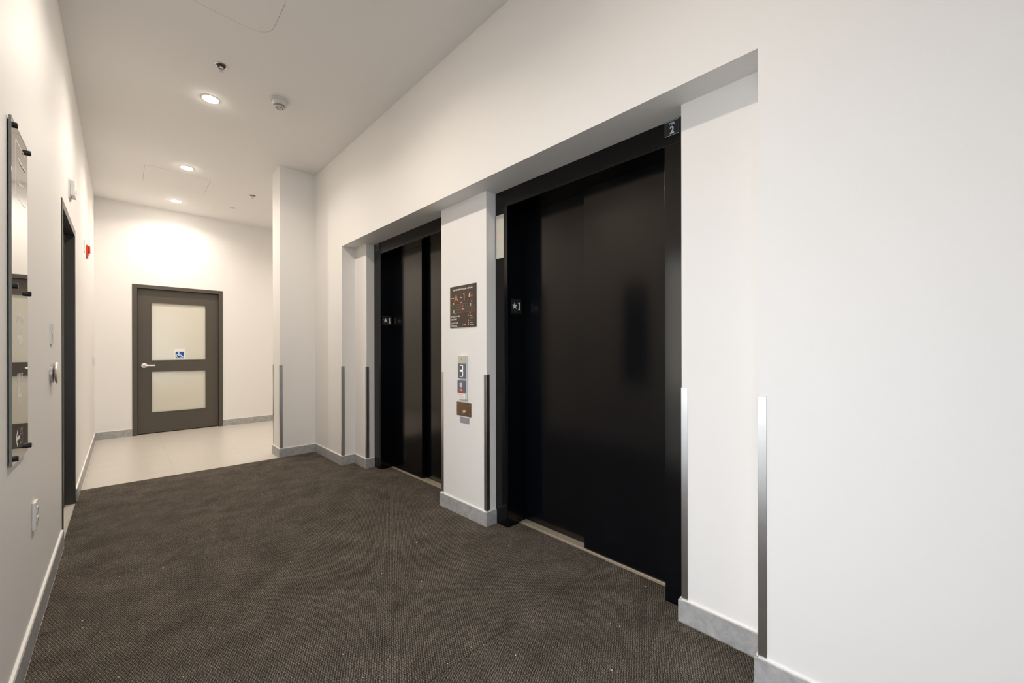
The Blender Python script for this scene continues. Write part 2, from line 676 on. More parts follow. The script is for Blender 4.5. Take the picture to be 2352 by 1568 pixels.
skirting('baseboard_left', [[(XL, 3.66), (XL, GW1)], [(XL, YE - BT), (XL, LD1)], [(XL, GW0), (XL, YB0)]], 'grey stone skirting along the left wall, broken by the left door')
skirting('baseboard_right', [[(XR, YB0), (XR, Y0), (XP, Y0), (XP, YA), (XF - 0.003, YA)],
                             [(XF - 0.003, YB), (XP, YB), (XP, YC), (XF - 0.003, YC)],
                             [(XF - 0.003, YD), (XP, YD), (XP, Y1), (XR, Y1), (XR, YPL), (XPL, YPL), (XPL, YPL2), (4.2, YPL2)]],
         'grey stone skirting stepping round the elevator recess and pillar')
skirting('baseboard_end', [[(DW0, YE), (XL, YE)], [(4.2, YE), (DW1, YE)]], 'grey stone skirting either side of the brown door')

# ------------------------------------------------------------------ side glazing next to the camera (daylight)
bm = NB()
fx0, fx1 = -0.42, -0.34
for y in (GW0, GW0 + 1.125, GW1 - 0.05):
    box(bm, fx0, fx1, y, y + 0.05, 0.05, GWH - 0.05)
box(bm, fx0, fx1, GW0, GW1, GWH - 0.05, GWH)
box(bm, fx0, fx1, GW0, GW1, 0.0, 0.05)
win = struct('window_1', bm, M_ldoor, 'dark framed floor to ceiling side glazing beside the camera')
for ya, yb in ((GW0 + 0.05, GW0 + 1.125), (GW0 + 1.175, GW1 - 0.05)):
    bm = NB()
    box(bm, -0.386, -0.378, ya, yb, 0.05, GWH - 0.05)
    obj('pane', bm, M_pane, win)
bm = NB()
box(bm, -9, -0.6, -9, 9, -0.2, -0.1)
box(bm, -0.6, 9, -9, YB0 - 0.12, -0.2, -0.1)
struct('ground', bm, M_ground, 'outdoor paving beyond the side glazing')

# ================================================================== doors
# --- end door: brown frame, slab with two frosted lights
bm = NB()
FY = YE - 0.008                                      # face of frame
SY = YE + 0.040                                      # face of slab
fw = 0.052
for x0, x1 in ((DW0, DW0 + fw), (DW1 - fw, DW1)):
    box(bm, x0, x1, FY, YE + 0.13, 0, DH)
box(bm, DW0 + fw, DW1 - fw, FY, YE + 0.13, DH - fw, DH)
# stops behind the slab
box(bm, DW0 + fw, DW0 + fw + 0.014, SY + 0.046, YE + 0.13, 0, DH - fw)
box(bm, DW1 - fw - 0.014, DW1 - fw, SY + 0.046, YE + 0.13, 0, DH - fw)
d1 = struct('door_1', bm, M_door, 'brown door with two frosted panes and wheelchair sticker in the end wall', bevel=0.002)
gx0, gx1 = 0.297, 0.918
lights = ((1.058, 1.893), (0.303, 0.893))
sx0, sx1, sz0, sz1 = DW0 + fw + 0.003, DW1 - fw - 0.003, 0.012, DH - fw - 0.004
bm = NB()
box(bm, sx0, gx0, SY, SY + 0.045, sz0, sz1)
box(bm, gx1, sx1, SY, SY + 0.045, sz0, sz1)
box(bm, gx0, gx1, SY, SY + 0.045, sz0, lights[1][0])
box(bm, gx0, gx1, SY, SY + 0.045, lights[1][1], lights[0][0])
box(bm, gx0, gx1, SY, SY + 0.045, lights[0][1], sz1)
slab = obj('door_slab', bm, M_door, d1)
for z0, z1 in lights:
    bm = NB()
    box(bm, gx0 - 0.002, gx1 + 0.002, SY + 0.016, SY + 0.026, z0 - 0.002, z1 + 0.002)
    pane = obj('glass_pane', bm, M_frost, d1)
    pane['label'] = 'pale frosted glass'
    bm = NB()
    o_ = rrect(gx0 - 0.009, gx1 + 0.009, z0 - 0.010, z1 + 0.010, 0.002, 2)
    i_ = rrect(gx0 + 0.001, gx1 - 0.001, z0 + 0.001, z1 - 0.001, 0.0015, 2)
    ring(bm, o_, i_, 0.0, 0.0035)
    obj('glazing_bead', bm, M_door, d1, frame('end', 0, SY, 0), bevel=0.001)
# lever handle
bm = NB()
lathe(bm, [(0, 0), (0.036, 0), (0.036, 0.007), (0.031, 0.012), (0.014, 0.014), (0.012, 0.045), (0.0, 0.047)], 32)
hd = obj('door_handle', bm, M_steel2, d1, frame('end', 0.219, SY, 0.985), smooth=True)
hd['label'] = 'satin nickel lever handle'
bm = NB()
tube(bm, [(0, 0, 0.04), (0.012, 0, 0.05), (0.04, 0.0, 0.053), (0.115, -0.001, 0.052)], [0.0125, 0.014, 0.0115, 0.0105], 14)
obj('lever', bm, M_steel2, hd, smooth=True)
# accessibility sticker
stx, stz, sw_, sh_ = 0.553, 1.070, 0.120, 0.153
F = frame('end', stx, SY + 0.016, stz)
bm = NB()
prism(bm, rrect(0, sw_, 0, sh_, 0.004, 3), 0.0, 0.0008)
stk = obj('sticker', bm, M_ink, d1, F)
stk['label'] = 'blue and white wheelchair symbol sticker'
bm = NB()
prism(bm, rrect(0.011, 0.109, 0.013, 0.113, 0.009, 4), 0.0008, 0.0012)
obj('blue_square', bm, M_blue, stk)
bm = NB()


def sp(u, v):
    # sticker drawing units: blue square 0..100 with v upward
    return (0.011 + 0.098 * u / 100, 0.013 + 0.100 * v / 100)


a0, a1 = 0.0012, 0.0016
pts = [sp(38 + 7.5 * math.cos(t * PI / 8), 88 + 7.5 * math.sin(t * PI / 8)) for t in range(16)]
prism(bm, pts, a0, a1)
stroke(bm, [sp(37, 80), sp(37, 48)], 0.011, a0, a1)
stroke(bm, [sp(40, 65), sp(57, 63)], 0.008, a0, a1)
stroke(bm, [sp(38, 48), sp(66, 48), sp(82, 20), sp(92, 23)], 0.009, a0, a1)
arc = [sp(40 + 29 * math.cos(math.radians(t)), 38 + 31 * math.sin(math.radians(t))) for t in range(125, 341, 12)]
stroke(bm, arc, 0.0075, a0, a1)
obj('wheelchair_symbol', bm, M_ink, stk)

# --- left door: dark frame flush with the wall, slab set back
bm = NB()
lf = XL + 0.004
for y0, y1 in ((LD0, LD0 + 0.05), (LD1 - 0.05, LD1)):
    box(bm, -0.46, lf, y0, y1, 0, LDH)
box(bm, -0.46, lf, LD0 + 0.05, LD1 - 0.05, LDH - 0.05, LDH)
box(bm, -0.385, -0.362, LD0 + 0.05, LD0 + 0.063, 0, LDH - 0.05)
box(bm, -0.385, -0.362, LD1 - 0.063, LD1 - 0.05, 0, LDH - 0.05)
d2 = struct('door_2', bm, M_ldoor, 'charcoal door and frame seen edge on in the left wall', bevel=0.0015)
bm = NB()
box(bm, -0.361, -0.317, LD0 + 0.053, LD1 - 0.053, 0.01, LDH - 0.054)
obj('door_slab', bm, M_ldoor, d2)


# ================================================================== elevators
def elevator(name, label, y_far, y_near, far_open, near_open, far_panel_front):
    """frame runs y_near..y_far, opening near_open..far_open"""
    e = thing(name, label, 'elevator', Matrix.Translation((XF, (y_far + y_near) / 2, 0)))
    loc = e.matrix_world.inverted()
    XRV = 1.958
    bm = NB()
    box(bm, XF, 2.06, far_open, y_far, 0, HD)
    fo = obj('jamb', bm, M_elev, e, loc, bevel=0.0015)
    bm = NB()
    box(bm, XF, 2.06, y_near, near_open, 0, HD)
    obj('jamb', bm, M_elev, e, loc, bevel=0.0015)
    bm = NB()
    box(bm, XF, 2.06, y_near, y_far, HD, SOF)
    obj('header', bm, M_elev, e, loc, bevel=0.0015)
    mid = (far_open + near_open) / 2
    fx, bx = 1.968, 2.018
    ov = 0.02
    # front panel and rear panel
    f0, f1 = (mid - ov, far_open + 0.03) if far_panel_front else (near_open - 0.03, mid + 0.012)
    b0, b1 = (near_open - 0.03, mid + ov) if far_panel_front else (mid - 0.01, far_open + 0.03)
    if far_panel_front:
        f1 = far_open + 0.0
        b0 = near_open
    else:
        f0 = near_open
        b1 = far_open
    bm = NB()
    box(bm, fx, fx + 0.038, f0, f1, 0.012, HD)
    obj('door_panel', bm, M_elev, e, loc, bevel=0.0015)
    bm = NB()
    box(bm, bx, bx + 0.038, b0, b1, 0.012, HD)
    obj('door_panel', bm, M_elev, e, loc, bevel=0.0015)
    bm = NB()
    box(bm, 1.950, 1.963, near_open, far_open, 0.0005, 0.007)
    box(bm, 1.966, 2.012, near_open, far_open, 0.0005, 0.010)
    box(bm, 2.016, 2.06, near_open, far_open, 0.0005, 0.010)
    s = obj('sill', bm, M_sill, e, loc)
    s['label'] = 'pale metal door sill'
    return e


E2O, E2N = 1.9093, 0.8276
E1O, E1N = 3.7394, 2.660
elevator('elevator', 'near elevator right of the white pier, closed black doors under the number 2 plate', YB, YA, E2O, E2N, False)
elevator('elevator.001', 'far elevator left of the white pier, closed black doors partly hidden by it', YD, YC, E1O, E1N, True)


# corner guards ------------------------------------------------------
def guard(x, y, dx, dy, label):
    """angle strip on outer corner (x, y); legs run along +dx in x and +dy in y, out of the wall"""
    t, leg = 0.0022, 0.026
    o_ = thing('corner_guard', label, 'corner guard', Matrix.Translation((x, y, B)), 'stainless corner guards on the wall corners')
    bm = NB()
    # outline in plan of the L: outer corner offset away from wall
    ox, oy = -dx * t, -dy * t
    P = [(ox, oy), (dx * leg, oy), (dx * leg, 0), (0, 0), (0, dy * leg), (ox, dy * leg)]
    prism(bm, P, 0.0005, G - B)
    COL.objects.unlink(o_)
    bpy.data.objects.remove(o_)
    g = obj('corner_guard', bm, M_steel, None, Matrix.Translation((x, y, B)), bevel=0.001)
    return tag(g, label, 'corner guard', 'stainless corner guards on the wall corners')


guard(XPL, YPL, 1, 1, 'steel corner strip on the camera side corner of the pillar')
guard(XPL, YPL2, 1, -1, 'hair-thin steel strip on the hidden far corner of the pillar, seen against the end wall')
guard(XR, Y1, 1, 1, 'steel corner strip at the far outer corner of the recess, between pillar and far elevator')
guard(XP, YD, 1, 1, 'steel corner strip just left of the far elevator frame')
guard(XP, YC, 1, -1, 'bronze-looking steel strip on the left edge of the pier, beside the far elevator doors')
guard(XP, YB, 1, 1, 'steel corner strip on the right edge of the pier, next to the near elevator frame')
guard(XP, YA, 1, -1, 'steel corner strip just right of the near elevator frame')
guard(XR, Y0, 1, -1, 'widest, nearest steel corner strip, on the near outer corner of the recess')

# ================================================================== carpets


def carpet(name, pts, mat, label, rag=()):
    """outline densified and slightly frayed"""
    out = []
    n = len(pts)
    for i in range(n):
        (x0, y0), (x1, y1) = pts[i], pts[(i + 1) % n]
        L_ = math.hypot(x1 - x0, y1 - y0)
        k = max(1, int(L_ / 0.012))
        nx, ny = -(y1 - y0) / L_, (x1 - x0) / L_
        for j in range(k):
            t = j / k
            e = 0 if (j == 0) else random.uniform(-0.0012, 0.0012)
            out.append((x0 + (x1 - x0) * t + nx * e, y0 + (y1 - y0) * t + ny * e))
    bm = NB()
    prism(bm, out, 0.0006, 0.0065)
    o_ = obj(name, bm, mat)
    bm2 = bmesh.new()
    bm2.from_mesh(o_.data)
    bmesh.ops.triangulate(bm2, faces=[f for f in bm2.faces if len(f.verts) > 4])
    bm2.to_mesh(o_.data)
    bm2.free()
    return tag(o_, label, 'carpet', 'dark ribbed entrance carpet laid in two pieces')


SEAM = 1.222
cl = XL + BT + 0.003
far = [(cl, SEAM + 0.0015), (1.949, SEAM + 0.0015), (1.949, E2O - 0.004), (XF - 0.003, E2O - 0.004), (XF - 0.003, YB - BT - 0.004), (XP - BT - 0.004, YB - BT - 0.004),
       (XP - BT - 0.010, YC + BT + 0.012), (XF - 0.004, YC + BT + 0.012), (XF - 0.004, E1N + 0.004), (1.945, E1N + 0.004), (1.948, E1O - 0.03), (XF + 0.03, E1O - 0.004),
       (XF - 0.005, E1O), (XF - 0.005, YD - BT - 0.003), (XP - BT - 0.003, YD - BT - 0.003), (XP - BT - 0.003, Y1 - BT - 0.003), (XR - BT - 0.003, Y1 - BT - 0.003),
       (XR - BT - 0.003, YPL - BT - 0.003), (XPL - BT - 0.004, YPL - BT - 0.003), (cl - 0.006, 4.995), (cl - 0.006, LD1 + 0.02), (cl - 0.010, LD1), (cl - 0.010, 3.68), (cl, 3.64)]
carpet('carpet', far, M_carpetA, 'larger far piece of dark brown ribbed carpet, reaching the tiles and both elevators')
near = [(cl, YB0 + 0.02), (XR - BT - 0.004, YB0 + 0.02), (XR - BT - 0.008, Y0 + BT + 0.006), (XP - BT - 0.008, Y0 + BT + 0.006), (XP - BT - 0.008, YA + BT + 0.006), (XF - 0.003, YA + BT + 0.006),
        (XF - 0.003, E2N + 0.003), (1.944, E2N + 0.003), (1.944, SEAM - 0.0015), (cl, SEAM - 0.0015)]
carpet('carpet', near, M_carpetB, 'near piece of dark brown ribbed carpet, below the seam in front of the near elevator')


# ================================================================== ceiling fittings
def downlight(x, y, label, dim=1.0):
    t = thing('downlight', label, 'ceiling light', frame('ceil', x, y, C), 'recessed round downlights')
    bm = NB()
    lathe(bm, [(0.055, 0.0005), (0.066, 0.0005), (0.066, 0.002), (0.056, 0.0045), (0.054, 0.003), (0.055, 0.0005)], 40)
    obj('trim_ring', bm, M_white, t, smooth=True)
    bm = NB()
    lathe(bm, [(0.0, 0.0006), (0.0535, 0.0006), (0.0535, 0.003), (0.045, 0.0075), (0.025, 0.0105), (0.0, 0.0115)], 40)
    l_ = obj('lens', bm, M_lens, t, smooth=True)
    l_['label'] = 'glowing round lens'
    ld = bpy.data.lights.new('downlight_lamp', 'AREA')
    ld.shape = 'DISK'
    ld.size = 0.09
    ld.energy = LAMP_W * dim
    ld.color = LAMP_COL
    ld.spread = math.radians(150)
    lo = bpy.data.objects.new('downlight_lamp', ld)
    COL.objects.link(lo)
    lo.parent = t
    lo.matrix_local = Matrix.Translation((0, 0, 0.014)) @ Matrix.Rotation(PI, 4, 'X')
    return t


downlight(0.515, 4.036, 'largest lit round downlight, on the white ceiling left of the smoke detector')
downlight(0.520, 5.745, 'middle of the three lit downlights, at the edge of the far ceiling hatch')
downlight(0.524, 7.125, 'farthest lit downlight, close to the end wall')
downlight(0.515, 2.330, 'downlight just above the top edge of the photo')
downlight(0.515, 0.640, 'dimmer downlight over the camera', 0.35)
downlight(2.60, 6.30, 'unseen extra downlight added round the corner beyond the pillar')  # hidden lamp added to fill the space past the pillar


def sprinkler(x, y, label):
    t = thing('sprinkler', label, 'sprinkler', frame('ceil', x, y, C), 'chrome pendent sprinklers')
    bm = NB()
    lathe(bm, [(0.028, 0.0004), (0.041, 0.0004), (0.041, 0.002), (0.036, 0.006), (0.031, 0.004), (0.028, 0.0004)], 36)
    obj('escutcheon', bm, M_steel, t, smooth=True)
    bm = NB()
    lathe(bm, [(0.0, 0.0005), (0.0275, 0.0005), (0.0275, 0.0012), (0.0, 0.0012)], 30)
    obj('cup', bm, M_dark, t)
    bm = NB()
    lathe(bm, [(0.0, 0.0012), (0.013, 0.0012), (0.013, 0.010), (0.007, 0.012), (0.0, 0.012)], 20)
    tube(bm, [(0.011, 0, 0.010), (0.013, 0, 0.022), (0.004, 0, 0.036)], 0.0024, 8)
    tube(bm, [(-0.011, 0, 0.010), (-0.013, 0, 0.022), (-0.004, 0, 0.036)], 0.0024, 8)
    tube(bm, [(0, 0, 0.011), (0, 0, 0.034)], 0.0022, 8)
    obj('body', bm, M_steel, t, smooth=True)
    bm = NB()
    lathe(bm, [(0.0, 0.034), (0.006, 0.034), (0.006, 0.037), (0.0145, 0.038), (0.0145, 0.040), (0.0, 0.040)], 20)
    obj('deflector', bm, M_steel, t)
    return t


sprinkler(0.511, 3.511, 'chrome sprinkler head above the large near downlight')
sprinkler(1.234, 6.166, 'small far sprinkler head near the top of the pillar')

t = thing('smoke_detector', 'white round smoke detector with dark vents, high right of the near downlight', 'smoke detector', frame('ceil', 0.923, 3.655, C))
bm = NB()
lathe(bm, [(0, 0.0005), (0.062, 0.0005), (0.064, 0.006), (0.062, 0.016), (0.056, 0.018), (0.0, 0.018)], 44)
obj('mounting_base', bm, M_white2, t, smooth=True)
bm = NB()
lathe(bm, [(0, 0.018), (0.053, 0.018), (0.053, 0.036), (0.046, 0.048), (0.040, 0.0495), (0.0, 0.0495)], 44)
obj('housing', bm, M_white2, t, smooth=True)
bm = NB()
lathe(bm, [(0, 0.0495), (0.0385, 0.0495), (0.036, 0.0595), (0.0, 0.0595)], 40)
obj('vent', bm, M_dark, t, smooth=True)
bm = NB()
for k in range(16):
    a = 2 * PI * k / 16
    tube(bm, [(0.040 * math.cos(a), 0.040 * math.sin(a), 0.048), (0.0365 * math.cos(a), 0.0365 * math.sin(a), 0.061)], 0.0022, 6)
lathe(bm, [(0.0395, 0.053), (0.0405, 0.054), (0.0395, 0.055), (0.0385, 0.054), (0.0395, 0.053)], 36)
obj('vent_rib', bm, M_white2, t)
bm = NB()
lathe(bm, [(0, 0.0595), (0.037, 0.0595), (0.035, 0.064), (0.024, 0.070), (0.0, 0.072)], 36)
obj('cap', bm, M_white2, t, smooth=True)
bm = NB()
lathe(bm, [(0.022, 0.0706), (0.0265, 0.0693), (0.0265, 0.0705), (0.022, 0.0718), (0.022, 0.0706)], 36)
obj('indicator_ring', bm, M_dark, t)


def hatch(x0, x1, y0, y1, r, label):
    t = thing('access_panel', label, 'ceiling hatch', frame('ceil', (x0 + x1) / 2, (y0 + y1) / 2, C), 'flush access panels in the ceiling')
    hx, hy = (x1 - x0) / 2, (y1 - y0) / 2
    bm = NB()
    ring(bm, rrect(-hx, hx, -hy, hy, r, 10), rrect(-hx + 0.0025, hx - 0.0025, -hy + 0.0025, hy - 0.0025, r - 0.0025, 10), 0.0002, 0.0008)
    obj('joint', bm, M_gap, t)
    bm = NB()
    prism(bm, rrect(-hx + 0.003, hx - 0.003, -hy + 0.003, hy - 0.003, r - 0.003, 10), 0.0002, 0.0016)
    obj('hatch_cover', bm, M_ceil, t)


hatch(0.235, 0.692, 2.52, 2.973, 0.11, 'round-cornered ceiling hatch cut by the top edge of the photo')
hatch(0.175, 0.765, 5.955, 6.56, 0.03, 'square ceiling hatch between the two far downlights')
t = thing('ceiling_disc', 'tiny flat white disc on the ceiling near the end wall', 'ceiling fitting', frame('ceil', 1.133, 6.895, C))
bm = NB()
lathe(bm, [(0, 0.0004), (0.036, 0.0004), (0.036, 0.004), (0.030, 0.007), (0, 0.008)], 30)
obj('disc', bm, M_white2, t, smooth=True)

# ================================================================== left wall fittings
# --- tall glass directory sign
sgY0, sgY1, sgZ0, sgZ1 = 2.080, 2.388, 0.817, 1.976
st_ = 0.004                                          # stand-off from wall
gth = 0.006
t = thing('directory_sign', 'tall narrow glass direction sign on black standoffs, left wall', 'sign', frame('left', XL, sgY0, sgZ0))
W_, H_ = sgY1 - sgY0, sgZ1 - sgZ0
bm = NB()
box(bm, 0, W_, 0, H_, st_, st_ + gth)
gl = obj('glass_panel', bm, M_glasssign, t, bevel=0.0008)
bm = NB()
box(bm, -0.0012, -0.0001, 0, H_, st_, st_ + gth)
obj('polished_edge', bm, M_edge, t)
for z in (0.022, 0.6, H_ - 0.022):
    for y in (0.026, W_ - 0.018):
        bm = NB()
        lathe(bm, [(0, 0.0003), (0.008, 0.0003), (0.008, st_ + gth), (0.0095, st_ + gth), (0.0095, st_ + gth + 0.009), (0.008, st_ + gth + 0.011), (0, st_ + gth + 0.011)], 20, y, z)
        obj('standoff', bm, M_black, t, smooth=True)
d = st_ + gth
letters('lettering', [('102-106', 0.148, 0.479, 0.034, 'CENTER', 0.86, 0.0)], M_ink, t, d, 0.00015)
letters('lettering', [('110-115', 0.142, 0.270, 0.034, 'CENTER', 0.74, 0.0)], M_ink, t, d, 0.00015)
Td = Matrix.Translation((0, 0, d))


def arrow_pts(cx, cz, s, hw, hh, k):
    """one outline: shaft and open head as a single polygon; s=1 points to local +x"""
    q = k * 0.7
    P = [(-hw, -k / 2), (hw - 1.3 * k, -k / 2), (-0.1 * hw, -hh + q * .4), (0.12 * hw, -hh - q * .6), (hw, 0),
         (0.12 * hw, hh + q * .6), (-0.1 * hw, hh - q * .4), (hw - 1.3 * k, k / 2), (-hw, k / 2)]
    P = [(cx + s * x, cz + y) for x, y in P]
    return P if s > 0 else list(reversed(P))


for cx, cz, s_, hw in ((0.145, 0.430, 1, 0.038), (0.136, 0.226, -1, 0.036), (0.100, 0.079, -1, 0.034)):
    bm = NB()
    prism(bm, arrow_pts(cx, cz, s_, hw, 0.025, 0.0125), 0, 0.00015)
    obj('arrow', bm, M_ink, t, Td)
# plan drawing at the top, lines only
bm = NB()
ring(bm, rrect(0.064, 0.257, 0.913, 1.110, 0.018, 5), rrect(0.0675, 0.2535, 0.9165, 1.1065, 0.015, 5), 0, 0.00015)
pl = obj('plan_outline', bm, M_ink, t, Td)
bm = NB()
ring(bm, rrect(0.113, 0.186, 0.972, 1.060, 0.010, 4), rrect(0.1165, 0.1825, 0.9755, 1.0565, 0.007, 4), 0, 0.00015)
obj('inner_outline', bm, M_ink, pl)
bm = NB()
stroke(bm, [(0.151, 1.050), (0.253, 1.053)], 0.005, 0.0006, 0.001)
obj('plan_line', bm, M_ink, pl)
bm = NB()
stroke(bm, [(0.120, 0.966), (0.207, 0.985)], 0.004, 0.0006, 0.001)
obj('plan_line', bm, M_ink, pl)
bm = NB()
ring(bm, rrect(0.142, 0.194, 0.052, 0.106, 0.004, 3), rrect(0.145, 0.191, 0.055, 0.103, 0.003, 3), 0, 0.0005)
stroke(bm, [(0.1435, 0.096), (0.1925, 0.096)], 0.003, 0, 0.0005)
stroke(bm, [(0.1435, 0.0855), (0.1925, 0.0855)], 0.003, 0, 0.0005)
obj('outline_symbol', bm, M_inkdim, t, Td)

# --- stainless wall plate, push plate, outlet, etc.
t = thing('key_switch_plate', 'small upright steel plate on the left wall above the round push plate', 'switch', frame('left', XL, 3.152, 1.232))
bm = NB()
prism(bm, rrect(0, 0.072, 0, 0.112, 0.002, 2), 0.0003, 0.006)
obj('plate', bm, M_steel, t, bevel=0.001)
bm = NB()
lathe(bm, [(0, 0.006), (0.013, 0.006), (0.012, 0.0072), (0, 0.0072)], 24, 0.036, 0.056)
obj('key_switch', bm, M_steel2, t, smooth=True)

t = thing('door_push_button', 'round dished steel push plate standing off the left wall before the door', 'push button', frame('left', XL, 3.180, 1.083))
bm = NB()
lathe(bm, [(0, 0.0003), (0.053, 0.0003), (0.053, 0.010), (0.050, 0.012), (0.0, 0.012)], 40)
obj('back_plate', bm, M_steel, t, smooth=True)
bm = NB()
lathe(bm, [(0, 0.012), (0.012, 0.012), (0.012, 0.017), (0.050, 0.017), (0.056, 0.020), (0.054, 0.025), (0.035, 0.031), (0.0, 0.034)], 40)
obj('push_plate', bm, M_steel2, t, smooth=True)

t = thing('wall_outlet', 'white plastic outlet cover low on the left wall', 'outlet', frame('left', XL, 2.568, 0.450))
bm = NB()
prism(bm, rrect(0, 0.072, 0, 0.116, 0.004, 3), 0.0003, 0.011)
obj('cover_plate', bm, M_white, t, bevel=0.0015)
for zc in (0.037, 0.079):
    bm = NB()
    prism(bm, rrect(0.019, 0.053, zc - 0.014, zc + 0.014, 0.006, 4), 0.011, 0.014)
    so = obj('socket', bm, M_white2, t)
    for x_ in (0.029, 0.043):
        bm = NB()
        box(bm, x_ - 0.001, x_ + 0.001, zc - 0.005, zc + 0.005, 0.014, 0.0143)
        obj('slot', bm, M_dark, so)

t = thing('alarm_strobe', 'white alarm horn and strobe high on the left wall above the left door', 'alarm', frame('left', XL, 4.165, 2.283))
bm = NB()
prism(bm, rrect(0, 0.13, 0, 0.132, 0.006, 3), 0.0003, 0.007)
obj('back_plate', bm, M_white, t, bevel=0.001)
bm = NB()
prism(bm, rrect(0.006, 0.124, 0.014, 0.126, 0.008, 3), 0.007, 0.031)
obj('housing', bm, M_white, t, bevel=0.004)
bm = NB()
lathe(bm, [(0.0, 0.031), (0.024, 0.031), (0.022, 0.034), (0.0, 0.036)], 24, 0.065, 0.070)
obj('strobe_lens', bm, M_white2, t, smooth=True)
bm = text_bm([('FIRE', 0.104, 0.045, 0.014, 'LEFT', 1, 0.0)])
bm.transform(Matrix.Translation((0.155, -0.057, 0.0312)) @ Matrix.Rotation(PI / 2, 4, 'Z'))
obj('lettering', bm, M_red, t)

t = thing('fire_alarm_bell', 'small red fire alarm device high on the left wall beyond the door', 'alarm', frame('left', XL, 6.011, 2.168))
bm = NB()
prism(bm, rrect(0, 0.10, 0, 0.130, 0.006, 3), 0.0003, 0.014)
obj('back_box', bm, M_firered, t, bevel=0.001)
bm = NB()
prism(bm, rrect(0.008, 0.092, 0.052, 0.127, 0.02, 6), 0.014, 0.030)
obj('red_cover', bm, M_firered, t, bevel=0.006, bseg=3)
bm = NB()
tube(bm, [(0.05 + 0.012 * math.cos(a * PI / 6), 0.036 + 0.012 * math.sin(a * PI / 6), 0.022) for a in range(13)], 0.002, 6)
lathe(bm, [(0, 0.014), (0.006, 0.014), (0.006, 0.022), (0, 0.022)], 12, 0.05, 0.036)
obj('pull_ring', bm, M_steel, t, smooth=True)

t = thing('blank_wall_plate', 'flat white blank plate on the left wall beside the red alarm', 'wall plate', frame('left', XL, 5.695, 2.170))
bm = NB()
prism(bm, rrect(0, 0.072, 0, 0.116, 0.003, 3), 0.0003, 0.006)
obj('plate', bm, M_white, t, bevel=0.001)
for zc in (0.025, 0.091):
    bm = NB()
    lathe(bm, [(0, 0.006), (0.003, 0.006), (0.003, 0.007), (0, 0.007)], 10, 0.036, zc)
    obj('screw', bm, M_steel2, t)

t = thing('wall_control', 'tiny pale control box on the left wall near the end corner', 'switch', frame('left', XL, 7.231, 1.015))
bm = NB()
prism(bm, rrect(0, 0.07, 0, 0.10, 0.004, 3), 0.0003, 0.014)
obj('box_body', bm, M_steel, t, bevel=0.001)
bm = NB()
prism(bm, rrect(0.012, 0.058, 0.062, 0.090, 0.004, 3), 0.014, 0.017)
obj('display', bm, M_white, t)

# ================================================================== elevator signage and fixtures


def plate_car(y_reader_left, zbot, num, label):
    t = thing('car_number_plate', label, 'sign', frame('right', XF, y_reader_left, zbot), 'elevator car number plates')
    w_, h_ = 0.070, 0.070
    bm = NB()
    box(bm, 0, w_, 0, h_, 0.0003, 0.0015)
    obj('plate', bm, M_plateblack, t)
    bm = NB()
    ring(bm, rrect(0.0015, w_ - 0.0015, 0.0015, h_ - 0.0015, 0.001, 2), rrect(0.0027, w_ - 0.0027, 0.0027, h_ - 0.0027, 0.0008, 2), 0.0015, 0.0018)
    obj('border', bm, M_inkb, t)
    letters('lettering', [('CAR', w_ / 2, 0.050, 0.0115, 'CENTER', 0.85, 0.03)], M_inkb, t, 0.0015)
    letters('numeral', [(num, w_ / 2, 0.010, 0.033, 'CENTER', 0.9, 0.035)], M_inkb, t, 0.0015)


plate_car(0.826, 2.207, '2', 'small black plate reading CAR 2 at the top right of the near elevator frame')
plate_car(3.845, 2.207, '1', 'small dim plate reading CAR 1 at the top left of the far elevator frame')


def star_pts(cx, cy, R, r=None):
    r = r or R * 0.40
    return [(cx + (R if k % 2 == 0 else r) * math.cos(PI / 2 + k * PI / 5), cy + (R if k % 2 == 0 else r) * math.sin(PI / 2 + k * PI / 5)) for k in range(10)]


def floor_plate(y, x0, z0, label):
    t = thing('floor_number_plate', label, 'sign', frame('end', x0, y, z0), 'tactile floor number plates on the elevator jambs')
    bm = NB()
    prism(bm, rrect(0, 0.1, 0, 0.1, 0.002, 2), 0.0003, 0.003)
    obj('plate', bm, M_plateblack, t, bevel=0.0006)
    bm = NB()
    prism(bm, star_pts(0.034, 0.051, 0.027), 0.003, 0.0038)
    obj('star', bm, M_ink, t)
    bm = NB()
    # raised serif numeral
    prism(bm, [(0.0675, 0.024), (0.0885, 0.024), (0.0885, 0.031), (0.0675, 0.031)], 0.003, 0.0038)
    prism(bm, [(0.074, 0.031), (0.082, 0.031), (0.082, 0.079), (0.079, 0.079), (0.067, 0.074), (0.067, 0.068), (0.074, 0.070)], 0.003, 0.0038)
    obj('numeral', bm, M_ink, t)
    bm = NB()
    for k, (dx, dy) in enumerate(((0, 0), (0.004, 0), (0, -0.004), (0.012, -0.004), (0.014, 0), (0.020, -0.002), (0.022, 0.002), (0.024, -0.004))):
        lathe(bm, [(0.0014, 0.003), (0.0012, 0.0036), (0, 0.0038)], 8, 0.034 + dx, 0.015 + dy)
    obj('braille', bm, M_inkdim, t, smooth=True)


floor_plate(E2O, 1.874, 1.449, 'black star 1 floor plate inside the left jamb of the near elevator')
floor_plate(E1O, 1.858, 1.449, 'black star 1 floor plate inside the left jamb of the far elevator')

